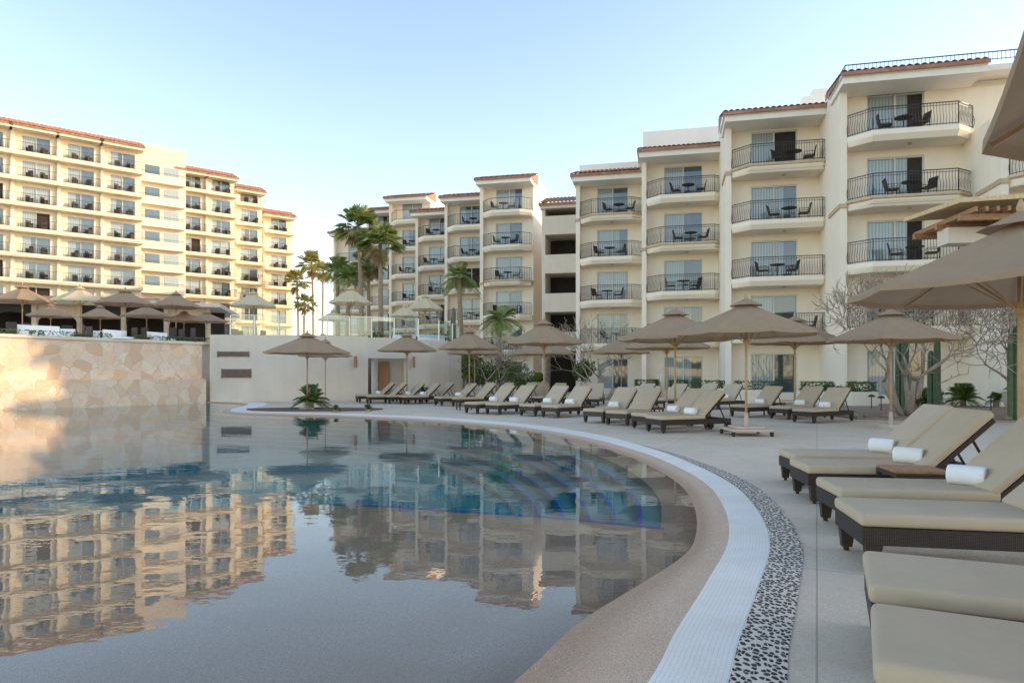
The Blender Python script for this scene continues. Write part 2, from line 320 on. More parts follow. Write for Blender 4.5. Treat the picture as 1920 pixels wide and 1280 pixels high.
# ---------------------------------------------------------------- buildings
def rail(b,path,s,simple,h=1.05):
    P=[Vector((x,y,0)) for x,y in path]
    b.tube([(p.x,p.y,s+h) for p in P],.028 if simple else .026,4); b.tube([(p.x,p.y,s+.09) for p in P],.018,4)
    if not simple: b.tube([(p.x,p.y,s+h-.12) for p in P],.014,4)
    sp=.17 if simple else .125
    for a,c in zip(P[:-1],P[1:]):
        L=(c-a).length; k=max(1,round(L/sp)); d=(c-a)/L; o=Vector((d.y,-d.x,0))
        for j in range(k+1):
            p=a+d*L*j/k
            if simple: b.tube([(p.x,p.y,s+.02),(p.x,p.y,s+h)],.014,3,False)
            else:
                b.tube([(p.x,p.y,s+.02),(p.x+o.x*.07,p.y+o.y*.07,s+.22),(p.x+o.x*.09,p.y+o.y*.09,s+.38),(p.x,p.y,s+.66),(p.x,p.y,s+h)],.0115,3,False)
        for p in (a,c): b.tube([(p.x,p.y,s),(p.x,p.y,s+h)],.022,4)
def tileroof(b,x0,x1,y0,y1,z0,z1,wl=.30):
    nx=max(4,int((x1-x0)/wl*4)); rows=max(3,int((y1-y0)/.42)); vs=[];fs=[]
    ys=[]
    for r in range(rows):
        ys.append((r/rows,.07)); ys.append(((r+.97)/rows,.0))
    for t,dz in ys:
        for i in range(nx+1):
            x=x0+(x1-x0)*i/nx; vs.append((x,y0+(y1-y0)*t,z0+(z1-z0)*t+dz+.08*abs(math.sin(PI*i/4+.01))))
    w=nx+1
    for r in range(len(ys)-1):
        for i in range(nx): fs.append((r*w+i,r*w+i+1,(r+1)*w+i+1,(r+1)*w+i))
    b.add(vs,fs); b.box(x0,x1,y0-.02,y0+.03,z0-.12,z0+.05); b.add([(x0,y0,z0-.1),(x0,y1,z1-.02),(x0,y1,z0-.1)],[(0,1,2)]); b.add([(x1,y0,z0-.1),(x1,y1,z1-.02),(x1,y1,z0-.1)],[(0,2,1)])
def bay(root,T,w,slabs,eave,wm='stucco',depth=8,fin=.3,cornice=(),simple=False,rect=False,dxa=None,prj=1.6,parapet=0,ground=True,roof=True,rise=1.0,dw_=2.4,ext=0,par=.12):
    L=root.location; f=lambda: MB(T,L)
    dx=(w-dw_)/2 if dxa is None else dxa; x0,x1=dx,dx+dw_
    b=f(); b.box(-fin,w+ext,.26,depth,0,eave+.05); b.box(-fin,x0,0,.25,0,eave-.3); b.box(x1,w+ext,0,.25,0,eave-.3)
    lv=([.35] if ground else [])+list(slabs); zb=0
    for s in lv: b.box(x0,x1,0,.25,zb,s); zb=s+2.2
    b.box(x0,x1,0,.25,zb,eave-.3)
    if rect: b.box(-fin,-.005,-.35,-.003,0,eave-.3)
    else: b.box(-fin,-.005,-.75,-.003,0,eave-.3)
    b.build('wall',wm,root)
    for s in lv:
        g=f(); y=.10
        for xa,xb,za,zc in ((x0,x1,s+2.13,s+2.2),(x0,x1,s,s+.06),(x0,x0+.06,s+.06,s+2.13),(x1-.06,x1,s+.06,s+2.13),((x0+x1)/2-.04,(x0+x1)/2+.04,s+.06,s+2.13)): g.box(xa,xb,y-.03,y+.05,za,zc)
        dr=g.build('sliding_door','alum',root); r=random.random(); mid=(x0+x1)/2
        split=random.choice([mid,mid,x0+dw_*.32,x0+dw_*.25,x0+dw_*.72,x1-.1])
        c=f(); c.box(x0+.06,split,y+.055,y+.07,s+.06,s+2.13); c.build('curtain','curtain',dr)
        if split<x1-.2:
            c=f(); c.box(split+.003,x1-.06,y+.055,y+.07,s+.06,s+2.13); c.build('glass_pane','glass' if r>.15 else 'dark',dr)  # a few panes go near-black, painting the shade of an open doorway
    for k,s in enumerate(slabs):
        if rect: pl=[(-fin,-.355),(-fin,-prj),(w,-prj),(w,-.004),(0,-.004),(0,-.355)]; pi=[(p[0],p[1]+.12 if p[1]<-1 else p[1]) for p in pl]; path=[(-fin/2+.05,-prj+.08),(w-.05,-prj+.08)]
        else:
            c=.9; pl=[(0,-.004),(0,-.75),(c,-prj),(w-c,-prj),(w,-.75),(w,-.004)]; pi=[(.05,-.004),(.05,-.68),(c+.02,-prj+.18),(w-c-.02,-prj+.18),(w-.05,-.68),(w-.05,-.004)]
            path=[(.04,-.72),(c+.02,-prj+.07),(w-c-.02,-prj+.07),(w-.04,-.72)]
        g=f(); g.prism(pl,s-.22,s+.01); g.frus(pi,s-.46,pl,s-.221)
        if rect: g.box(-fin-par,par,-prj-.03,-prj+.13,s+.011,s+1.0)
        sl=g.build('balcony',wm,root)
        if k in cornice:
            h=f(); e=[(x+(-.06 if x<w/2 else .06),y-.06 if y<-.1 else y) for x,y in pl]; h.prism(e,s-.12,s-.02)
            e2=[(x+(-.02 if x<w/2 else .02),y-.02 if y<-.1 else y) for x,y in pl]; h.frus([(x,min(y+.10,-.004)) for x,y in pl],s-.36,e2,s-.121)
            h.box(-fin-.06,.0,-.82,1.5,s-.30,s-.1); h.build('cornice','trim',sl)
        g=f(); rail(g,path,s,simple); g.build('railing','black',sl)
        if not simple and not rect:
            g=f(); g.tube([(w*.5,-.8,s+2.5),(w*.5,-.8,s+2.57)],.09,10); g.build('ceiling_lamp','trim',sl)
    if roof:
        g=f(); g.box(-fin-.12,w+.1,-prj-.15,.9,eave-.3,eave-.02); g.box(-fin-.2,w+.15,-prj-.25,.9,eave-.0199,eave+.1)
        g.build('eave','stucco_white' if wm!='stucco_gold' else wm,root)
        g=f(); tileroof(g,-fin-.25,w+.2,-prj-.35,1.3,eave+.12,eave+.12+rise,.3 if not simple else .45); g.build('roof','tile',root)
        g=f(); g.box(-fin,w+ext,1.3,depth,eave+.051,eave+.15+rise+parapet); g.build('parapet',wm if wm!='stucco' else 'stucco_white',root)
S=[3.55+3.02*k for k in range(6)]
A13=-R(13)
near=empty('hotel_building',(12,42,0),'tall cream hotel wing with curved black railed balconies and red tile eaves on the right','building')
far=empty('hotel_building',(-8,75,0),'distant cream hotel wing with stepped tile roofs behind the tall palms','building')
BAYS={}
def place(px0,Y,w,key,root,**k):
    X=PX(px0,Y); T=fr(X+.9*.225,Y+.9*.974,A13); BAYS[key]=(T,w); bay(root,T,w,**k); return T
place(1590,32.3,5.35,'A',near,slabs=S[:4],eave=15.1,cornice=(2,),dxa=1.05,dw_=2.5,ext=3.4,rise=.3)
place(1372,37.3,5.4,'B',near,slabs=S[:4],eave=15.2,cornice=(3,),dxa=1.1,depth=10,rise=.9)
place(1212,43.6,5.05,'C',near,slabs=S[:4],eave=15.3,cornice=(2,),parapet=1.1,dxa=1.1,depth=12,rise=1.1)
place(1087,48.6,4.6,'D',near,slabs=S[:4],eave=15.2,cornice=(3,),dxa=1.15,dw_=2.2,depth=18,rise=1.1,parapet=.5)  # unseen rear of this bay extended to cast shade on the far wing
T=fr(20.75,29.0,A13); BAYS['Z']=(T,5.4); bay(near,T,5.4,slabs=S[:3],eave=12.3,cornice=(2,),roof=False)
TA=BAYS['A'][0]
b=MB(TA,near.location); b.box(5.52,9.5,-.9,8,15.16,15.42); b.build('eave','stucco_white',near)
b=MB(TA,near.location); rail(b,[(-.2,2.0),(-.2,-1.2),(9,-1.2)],15.45,True,.42); b.build('roof_railing','black',near)
b=MB(None,near.location)
for (x,y) in ((25.5,20),(31.5,14),(37.5,8),(43.5,2),(49.5,-4)): b.T=fr(x,y,A13); b.box(-.3,6,0,9,0,16.4)  # unseen plain blocks added beyond the frame to shade the pool
b.T=Matrix.Identity(4); b.build('wing_shade_block','stucco',near)
b=MB(BAYS['B'][0],near.location); b.box(4.3,7.6,3,7.5,15.3,17.7); b.box(4.9,6.9,3.3,6.9,17.701,18.2); b.build('roof_block','stucco_white',near)
place(905,60,4.35,'F',far,slabs=S[:5],eave=18.2,cornice=(2,),simple=True,prj=1.5)
place(838,66,4.4,'G',far,slabs=S[:5],eave=18.2,simple=True)
place(783,71,4.2,'H',far,slabs=S[:5],eave=18.0,simple=True)
place(733,77,4.4,'I',far,slabs=S[:6],eave=21.0,simple=True)
place(690,82,4.2,'J',far,slabs=S[:6],eave=20.8,simple=True)
place(628,87,5.2,'K',far,slabs=S[:5],eave=19.2,simple=True)
st=empty('stair_tower',(3.5,54,0),'open stair tower with dark landings and tile roof between the two hotel wings','tower')
T=fr(PX(1016,53.5),53.5,A13); L=st.location
b=MB(T,L); w=3.6
b.box(0,.25,0,6,0,14.6); b.box(w,w+.3,0,6,0,14.6); b.box(.25,w,5.5,16,0,14.6)  # hidden rear block lengthened so the tower shades the far wing's side
b.build('wall','taupe_wall',st)
for s in S[:4]:
    b=MB(T,L); b.box(.25,w,-.05,.12,s-.3,s+1.15); b.box(.25,w,.121,5.49,s-.3,s-.05); b.build('landing','taupe_wall',st)
b=MB(T,L); b.box(.25,w,2.6,2.7,0,14.2); b.build('painted_shade_back','dark',st)  # near-black sheet that paints the shade inside the stairwell
b=MB(T,L); b.box(-.1,w+.4,-.3,6,14.3,14.62); b.build('eave','taupe_wall',st)
b=MB(T,L); tileroof(b,-.2,w+.5,-.45,3,14.65,15.9); b.build('roof','tile',st)
lb=empty('hotel_building',(-50,88,0),'long sunlit golden hotel block with eight storeys of balconies on the left','building')
SL=[6.75+3.0*k for k in range(8)]; AL=math.atan2(.62,.78)
LBAY=[]
def onl(t): return (-56.8+.78*t,81.7+.62*t)
def lbay(x,y,w,slabs,eave,**k):
    T=fr(x,y,AL); LBAY.append((T,w,slabs)); bay(lb,T,w,slabs,eave,wm='stucco_gold',simple=True,rect=True,prj=1.35,ground=False,**k)
for i,t in enumerate((-14,-9.3,-4.7,-.1,4.5,9.1)):
    x,y=onl(t-2.1); lbay(x-.62*0.8,y+.78*.8,4.25,SL,30.6,fin=.38,depth=9,dw_=2.8,rise=1.3)
def lsec(px,Y,nb,pitch,slabs,eave):
    x=PX(px,Y)
    for i in range(nb): lbay(x+.78*(pitch*i+.4),Y+.62*(pitch*i+.4),pitch-.38,slabs,eave,fin=.36,depth=8,dw_=2.5,rise=1.3)
lsec(326,96,2,4.1,SL,30.0); lsec(438,104.5,1,4.3,SL,29.6); lsec(492,110.5,1,4.9,SL[:7],27.2)
x,y=PX(264,92),92
b=MB(fr(x,y,AL),lb.location); b.box(0,5.6,0,10,0,32.6); b.build('link_tower','taupe_wall',lb)
for s in SL:
    b=MB(fr(x,y,AL),lb.location); b.box(-.1,5.3,-.9,-.01,s-.35,s+.70); b.build('balcony','stucco_gold',lb)
    for xa in (.5,2.9):
        b=MB(fr(x,y,AL),lb.location); b.box(xa,xa+1.8,-.03,-.002,s+.72,s+2.1); b.build('window','glass' if xa<1 else 'curtain',lb)
    b=MB(fr(x,y,AL),lb.location); rail(b,[(0,-.82),(5.2,-.82)],s+.3,True,.75); b.build('railing','black',lb)
b=MB(fr(x,y,AL),lb.location); tileroof(b,-2,2.6,3,6,32.7,33.6); b.build('tower_roof','tile',lb)
# ---------------------------------------------------------------- terrace and walls
OPN=(PX(690,36.3),36.3); OPE=(PX(765,37.2),37.2)
W2=[(-15.45,34.9),(-13.5,35.1),(-11.2,35.4),(-9.2,35.8),OPN]
W3=[OPE,(-4.6,38.2),(-3.7,40),(-3.2,43),(-3.4,47),(-5,52)]
def wallpoly(b,pts,th,z0,z1):
    P=[Vector(p) for p in pts]; m=len(P); Nn=[]
    for i in range(m):
        t=(P[min(i+1,m-1)]-P[max(i-1,0)]).normalized(); Nn.append(Vector((-t.y,t.x)))
    vs=[]
    for i in range(m):
        q=P[i]+Nn[i]*th; vs+=[(P[i].x,P[i].y,z0),(P[i].x,P[i].y,z1),(q.x,q.y,z1),(q.x,q.y,z0)]
    fs=[]
    for i in range(m-1):
        a=4*i;c=a+4
        fs+=[(a,c,c+1,a+1),(a+1,c+1,c+2,a+2),(a+2,c+2,c+3,a+3),(a+3,c+3,c,a)]
    fs+=[(0,1,2,3),(4*m-1,4*m-2,4*m-3,4*m-4)]
    b.add(vs,fs)
b=MB(None,(-18,31,0)); sw=empty('stone_wall',(-18,31,0),'two tiered crazy paved stone wall rising from the pool on the left','wall')
wallpoly(b,[(-26,19.5),(-20.6,27.5),(-15.5,34.6)],.5,-1.2,1.15); b.build('lower_tier','stone',sw)
b=MB(None,(-18,31,0)); wallpoly(b,[(-26.2,19.8),(-20.9,27.7),(-15.85,34.9)],.5,1.151,2.9); b.build('upper_tier','stone',sw)
b=MB(None,(-18,31,0)); wallpoly(b,[(-26.15,19.75),(-20.85,27.65),(-15.8,34.85)],.7,2.901,3.0); b.build('coping','taupe_wall',sw)
pw=empty('terrace_wall',(-9,35,0),'smooth beige curved retaining wall with louvre vents below the terrace','wall')
b=MB(None,(-9,35,0)); wallpoly(b,W2,.4,-.3,3.42); wallpoly(b,W3,.4,-.3,3.3); wallpoly(b,[OPN,OPE],.4,2.25,3.36)
wallpoly(b,[(OPN[0]+.1,38.2),(OPE[0]+1,38.6)],.2,0,3.2); b.build('wall','taupe_wall',pw)
b=MB(None,(-9,35,0)); wallpoly(b,[(OPN[0]+.15,36.9),(OPN[0]+.2,38.2)],.1,0,2.3); b.build('recess_wall','stucco_white',pw)
b=MB(None,(-9,35,0)); b.box(PX(712,38.1),PX(730,38.1),38.0,38.15,0,2.1); b.build('door','wood',pw)
VT=Matrix.Translation((-15.45,34.9,0))@Matrix.Rotation(math.atan2(.2,1.95),4,'Z')
for (xa,xb,z0,z1) in ((.42,1.92,2.30,2.56),(.62,2.02,1.22,1.66)):
    b=MB(VT,(-9,35,0)); b.box(xa,xb,-.012,-.002,z0,z1); k=max(3,int((z1-z0)/.085))
    for j in range(k): zz=z0+(z1-z0)*j/k; b.box(xa,xb,-.045,-.013,zz,zz+.055)
    for q in ((xa-.04,xa-.001),(xb+.001,xb+.04)): b.box(q[0],q[1],-.05,-.002,z0-.03,z1+.02)
    b.build('louvre_vent','vent',pw)
for px in (667,776):
    b=MB(None,(-9,35,0)); Y=35.85 if px<700 else 37.1; b.box(PX(px,Y)-.06,PX(px,Y)+.06,Y-.1,Y+.1,1.75,2.35); b.build('wall_lamp','wood',pw)
b=MB(); tp=[(-26.6,20.2),(-21.1,28.0),(-15.9,35.35),(-13.5,35.52),(-11.2,35.82),(-9.2,36.2),(-7.7,38.45),(-5,38.9),(-4.1,40.2),(-3.65,43),(-3.8,47),(-5.4,52),(-12,66),(-26,74),(-80,74),(-80,20.2)]
b.prism(tp,.02,2.92); b.build('terrace','taupe_wall')['kind']='structure'
gb=empty('glass_balustrade',(-9,36,3.3),'clear glass balustrade with steel posts along the terrace wall','balustrade')
gp=[(-14.5,35.2),(-13.3,35.3),(-12.1,35.45),(-10.9,35.6),(-9.7,35.85),(-8.6,36.15),(-7.5,36.5),(-6.4,37.1),(-5.2,37.9),(-4.2,39.2),(-3.6,41.2),(-3.4,43.5)]
for i,p in enumerate(gp):
    b=MB(None,(-9,36,3.3)); b.box(p[0]-.03,p[0]+.03,p[1]-.03,p[1]+.03,3.25,4.45); b.build('post','steel',gb)
    if i<len(gp)-1:
        q=gp[i+1]; b=MB(None,(-9,36,3.3)); b.add([(p[0]+.05,p[1],3.45),(q[0]-.05,q[1],3.45),(q[0]-.05,q[1],4.42),(p[0]+.05,p[1],4.42)],[(0,1,2,3)]); b.build('glass_panel','clear',gb)
        b=MB(None,(-9,36,3.3)); b.tube([(p[0]+.03,p[1],4.45),(q[0]-.03,q[1],4.45)],.025,4); b.build('top_rail','steel',gb)
rp=empty('restaurant_pavilion',(-36,52,2.92),'low open restaurant pavilion with arches and tile roof behind the terrace parasols','pavilion')
L=rp.location; T=fr(-46,46.5,R(14))
b=MB(T,L); tileroof(b,-6,19,-.5,5,6.75,7.5,.5); b.build('roof','tile',rp)
b=MB(T,L); b.box(-6,24.5,-1.2,9,6.45,6.74); b.build('roof_slab','taupe_wall',rp)
b=MB(T,L); b.box(-6,24,4,4.3,2.92,6.44); b.build('painted_shade_back','dark',rp)  # rear wall coloured near-black for the shade under the roof
for i in range(11):
    b=MB(T,L); x=-5.5+i*2.9; b.box(x-.16,x+.16,-.3,0,2.92,6.44); b.build('column','trim',rp)
for i in range(10):
    b=MB(T,L); x=-5.5+i*2.9; pts=[]
    for j in range(9):
        a=PI*j/8; pts.append((x+1.45-1.29*math.cos(a),5.0+.9*math.sin(a)))
    vs=[(p[0],-.15,p[1]) for p in pts]+[(p[0],-.15,6.44) for p in pts]; b.add(vs,[(j,j+1,9+j+1,9+j) for j in range(8)]); b.build('arch','trim' if i%3==0 else 'dark',rp)  # near-black arches carry the pavilion's shade in their colour
b=MB(T,L); b.box(-6,24,1.5,2.2,2.92,4.0); b.build('bar_counter','wood',rp)
# ---------------------------------------------------------------- umbrella
def make_umbrella(mat,cat_label,wheels=False):
    r=empty('parasol',(0,0,0),cat_label,'parasol')
    Rr,zr,za=1.5,2.3,3.0
    b=MB(); vs=[(0,0,za)];fs=[];nr=6;ns=32
    for j in range(1,nr+1):
        t=j/nr
        for k in range(ns):
            a=2*PI*k/ns; q=(a%(PI/4))/(PI/4); rr=Rr*t*math.cos(PI/8)/math.cos(((a%(PI/4))-PI/8)); sag=math.sin(PI*q)
            vs.append((rr*math.cos(a),rr*math.sin(a),za-(za-zr)*(t**.93)-.055*t*sag*(1 if j<nr else .4)))
    for k in range(ns): fs.append((0,1+k,1+(k+1)%ns))
    for j in range(nr-1):
        for k in range(ns): a=1+j*ns+k;c=1+j*ns+(k+1)%ns; fs.append((a,a+ns,c+ns,c))
    n0=len(vs)
    for k in range(ns): v=vs[1+(nr-1)*ns+k]; vs.append((v[0]*1.003,v[1]*1.003,v[2]-.055))
    for k in range(ns): a=1+(nr-1)*ns+k;c=1+(nr-1)*ns+(k+1)%ns; fs.append((a,n0+k,n0+(k+1)%ns,c))
    b.add(vs,fs); cn=b.build('canopy',mat,r)
    b=MB(); vs=[(0,0,za+.09)]
    for k in range(8): a=2*PI*k/8; vs.append((.36*math.cos(a),.36*math.sin(a),za-.09))
    b.add(vs,[(0,1+k,1+(k+1)%8) for k in range(8)]); b.build('vent_cap',mat,cn)
    b=MB(); b.tube([(0,0,za+.05),(0,0,za+.12),(0,0,za+.2)],[.03,.04,.012],8); b.build('finial','pole',r)
    b=MB(); b.tube([(0,0,.1),(0,0,za)],.028,10); b.build('pole','pole',r,True)
    b=MB(); b.tube([(0,0,2.05),(0,0,2.16)],.06,8); b.build('hub','pole',r)
    for k in range(8):
        a=2*PI*k/8; b=MB(); b.tube([(.05*math.cos(a),.05*math.sin(a),za-.1),(Rr*.98*math.cos(a),Rr*.98*math.sin(a),zr-.03)],.013,4)
        b.tube([(.05*math.cos(a),.05*math.sin(a),2.1),(Rr*.5*math.cos(a),Rr*.5*math.sin(a),(za+zr)/2-.05)],.011,4); b.build('rib','pole',r)
    b=MB()
    if wheels:
        b.rbox(-.42,.42,-.42,.42,.10,.16,.02); b.rbox(-.3,.3,-.3,.3,.16,.21,.02); b.tube([(0,0,.2),(0,0,.5)],.045,10); bs=b.build('base','pot',r)
        for sx in (-1,1):
            for sy in (-1,1):
                b=MB(); b.tube([(sx*.4-.025,sy*.4,.05),(sx*.4+.025,sy*.4,.05)],.05,12); b.box(sx*.4-.035,sx*.4+.035,sy*.4-.02,sy*.4+.02,.05,.1); b.build('caster','rubber',bs)
    else:
        b.frus([(.3*math.cos(k*PI/8),.3*math.sin(k*PI/8)) for k in range(16)],0,[(.27*math.cos(k*PI/8),.27*math.sin(k*PI/8)) for k in range(16)],.09); b.tube([(0,0,.08),(0,0,.4)],.045,10); b.build('base','pot',r)
    return r
U=[(1914,6.5,1.5,541,'taupe parasol over the near right loungers, cut by the right frame edge'),
 (1405,15.4,1.58,624,'large taupe parasol with a wheeled square base at the pool bend'),
 (1266,18.5,1.55,634,'taupe parasol just left of the wheeled one, overlapping its canopy'),
 (1670,17.7,1.55,635,'taupe parasol in front of the bare branching tree'),
 (1490,22,1.5,640,'taupe parasol half hidden behind the wheeled parasol, to its right'),
 (1250,23.5,1.5,650,'taupe parasol low behind the one left of the wheeled parasol'),
 (1165,33,1.45,660,'small distant taupe parasol before the bay beside the stair tower'),
 (1020,25.8,1.5,642,'taupe parasol standing in front of the open stair tower'),
 (1020,31,1.5,662,'taupe parasol directly behind the one before the stair tower'),
 (880,31,1.45,652,'taupe parasol before the right end of the curved beige wall'),
 (890,37,1.5,662,'small taupe parasol peeking out behind the one at the wall end'),
 (763,34.0,1.5,656,'taupe parasol in front of the doorway recess in the beige wall'),
 (576,26.4,1.62,660,'taupe parasol on the planted tip beside the pool'),
 (610,33.5,1.3,666,'taupe parasol behind the one on the planted tip')]
um=make_umbrella('canopy','taupe')
for i,(px,Y,Rd,ry,lab) in enumerate(U):
    h=PZ(ry,Y); sc=(Rd/1.5,Rd/1.5,h/2.3)
    if i==0: o=um; o.location=(PX(px,Y),Y,0); o.scale=sc; tag(o,lab,'parasol','parasols around the pool deck'); o.rotation_euler=(0,0,R(10))
    elif i==1: o=make_umbrella('canopy',lab,True); o.location=(PX(px-6,Y),Y,0); o.scale=sc; o['group']='parasols around the pool deck'
    else: o=dup(um,(PX(px,Y),Y,0),R(random.uniform(0,45)),sc,lab,'parasols around the pool deck')
dup(um,(2.85,1.56,0),R(38),(1.02,1.02,1.0),'taupe parasol overhead at the top right corner of the frame','parasols around the pool deck')
TU=[(42,38,1.5,563,0,'taupe terrace parasol at the left edge'),(150,37.6,1.5,565,1,'pale cream terrace parasol, leftmost of the cream ones'),(235,37,1.55,569,0,'taupe terrace parasol right of the leftmost cream one'),(330,41,1.45,574,0,'taupe terrace parasol in front of the link tower of the golden block'),
 (475,42,1.42,573,1,'cream terrace parasol below the right end of the golden block'),(658,44,1.4,567,1,'cream terrace parasol under the two tallest palms'),(797,46,1.3,579,1,'cream terrace parasol nearest the right end of the glass balustrade'),(760,43,1.0,592,1,'small low cream parasol beside the rightmost cream one'),(625,43,1.0,599,1,'small low cream parasol behind the glass, left of the tallest palms'),
 (275,43,1.5,592,0,'low taupe terrace parasol below the pavilion eave, second layer'),(388,44,1.3,602,0,'low taupe terrace parasol left of the glass balustrade'),(95,46,1.4,592,0,'low taupe terrace parasol under the pavilion eave at the left'),(188,47,1.3,594,0,'low taupe terrace parasol under the leftmost cream one'),(345,42,1.2,601,0,'low taupe terrace parasol, second from the glass balustrade')]
uc=make_umbrella('canopy_cream','cream'); first=True
for px,Y,Rd,ry,cr,lab in TU:
    h=PZ(ry,Y)-2.92; sc=(Rd/1.5,Rd/1.5,h/2.3)
    if cr and first: first=False; uc.location=(PX(px,Y),Y,2.92); uc.scale=sc; tag(uc,lab,'parasol','parasols on the upper terrace')
    else: dup(uc if cr else um,(PX(px,Y),Y,2.92),R(random.uniform(0,45)),sc,lab,'parasols on the upper terrace')
# ---------------------------------------------------------------- lounger
def make_lounger(cm,label):
    r=empty('sun_lounger',(0,0,0),label,'sun lounger')
    b=MB(); b.box(0,1.98,-.34,-.28,.19,.31); b.box(0,1.98,.28,.34,.19,.31); b.box(0,.06,-.279,.279,.19,.31); b.box(1.92,1.98,-.279,.279,.19,.31)
    for k in range(8): x=.15+k*.15; b.box(x,x+.05,-.279,.279,.27,.30)
    b.build('frame','wicker',r)
    for x in (.02,1.86):
        for y in (-.345,.265):
            b=MB(); a=[(x,y),(x+.11,y),(x+.11,y+.08),(x,y+.08)]; c=[(x+.015,y+.005),(x+.085,y+.005),(x+.085,y+.07),(x+.015,y+.07)]; b.frus(c,.03,a,.189); b.tube([(x+.05,y+.035,0),(x+.05,y+.035,.03)],.02,8); b.build('leg','wicker',r)
    b=MB(); b.rbox(-.01,1.24,-.345,.345,.312,.405,.040,seg=4); b.build('seat_cushion',cm,r,True)
    Mt=Matrix.Translation((1.22,0,.33))@Matrix.Rotation(-R(43),4,'Y')
    b=MB(); b.rbox(0,.86,-.345,.345,.03,.115,.038,Mt,seg=4); b.build('back_cushion',cm,r,True)
    b=MB(Mt); b.box(0,.82,-.33,-.28,-.02,.025); b.box(0,.82,.28,.33,-.02,.025); b.box(.78,.83,-.279,.279,-.02,.025); b.box(.1,.78,-.27,.27,.0,.02); b.T=Matrix.Identity(4); b.tube([(1.64,-.25,.70),(1.88,-.25,.26)],.015,5); b.tube([(1.64,.25,.70),(1.88,.25,.26)],.015,5)
    b.build('back_frame','wicker',r)
    return r
def make_towel(label):
    pts=[];N=72;turn=3.8
    for k in range(N+1):
        t=k/N; a=2*PI*turn*t; rr=.012+.066*min(1,t*1.12)**.9; pts.append((rr*math.cos(a),rr*math.sin(a)))
    vs=[];fs=[];m=N+1; secs=[-.145,-.142,-.125,-.06,0,.06,.125,.142,.145]; th=.015
    def q_(y): y=abs(y); return 1 if y<.07 else .985 if y<.13 else .94 if y<.144 else .87
    for y in secs:
        for (x,z) in pts: vs.append((x*q_(y),y,z*.95*q_(y)+.072))
    for y in secs:
        for (x,z) in pts: l=math.hypot(x,z); k_=(l-th)/l if l>th else 0; vs.append((x*q_(y)*k_,y,z*k_*.95*q_(y)+.072))
    o=m*len(secs)
    for j in range(len(secs)-1):
        for k in range(N): a=j*m+k; fs.append((a,a+1,a+m+1,a+m)); fs.append((o+a,o+a+m,o+a+m+1,o+a+1))
    for k in range(N): fs.append((k,o+k,o+k+1,k+1)); a=(len(secs)-1)*m+k; fs.append((a,a+1,o+a+1,o+a))
    fs+= [(j*m+N,(j+1)*m+N,o+(j+1)*m+N,o+j*m+N) for j in range(len(secs)-1)]
    b=MB(); b.add(vs,fs); b.tube([(0,-.134,.072),(0,.134,.072)],.035,12); t=b.build('rolled_towel','towel',None,True); t.scale=(1.2,.98,1.2); return tag(t,label,'towel','rolled towels on the pool loungers')
lg=make_lounger('cushion','x'); tw=make_towel('x'); used=[0,0]
def lounge(x,y,h,lab,towel=True,group='sun loungers around the pool',z=0,tx=1.06,ty=0):
    if not used[0]: used[0]=1; o=lg; o.location=(x,y,z); o.rotation_euler=(0,0,h); tag(o,lab,'sun lounger',group)
    else: o=dup(lg,(x,y,z),h,None,lab,group)
    if towel:
        c=Matrix.Rotation(h,4,'Z')@Vector((tx,ty,0)); p=(x+c.x,y+c.y,z+.401); tl='rolled towel on the '+lab.replace('sand cushioned ','')
        rz=R(42+random.uniform(-10,10)) if h<R(10) else h+R(random.uniform(5,25))
        if not used[1]: used[1]=1; t=tw
        else: t=tw.copy(); C.objects.link(t)
        t.location=p; t.rotation_euler=(0,0,rz); t['label']=tl
    return o
NL=[(3.42,8.5,-6,1,'farthest of the near right loungers'),(3.15,7.5,-7,1,'second near right lounger, beside the teak table'),(2.80,6.05,-8,1,'near right lounger just in front of the teak table'),(2.46,5.0,-11,0,'near right lounger below the teak table, no towel in sight'),(1.77,3.40,-25,0,'lounger second from the bottom right corner'),(1.36,2.56,-27,0,'lounger in the very bottom right corner')]
for x,y,h,t,lab in NL: lounge(x,y,R(h),'sand cushioned '+lab,bool(t),tx=1.14)
def lf(px,py,h,lab,towel=True):
    X,Y=G(px,py); h=R(h); c=Matrix.Rotation(h,4,'Z')@Vector((0,.33,0)); return lounge(X+c.x,Y+c.y,h,'sand cushioned '+lab,towel)
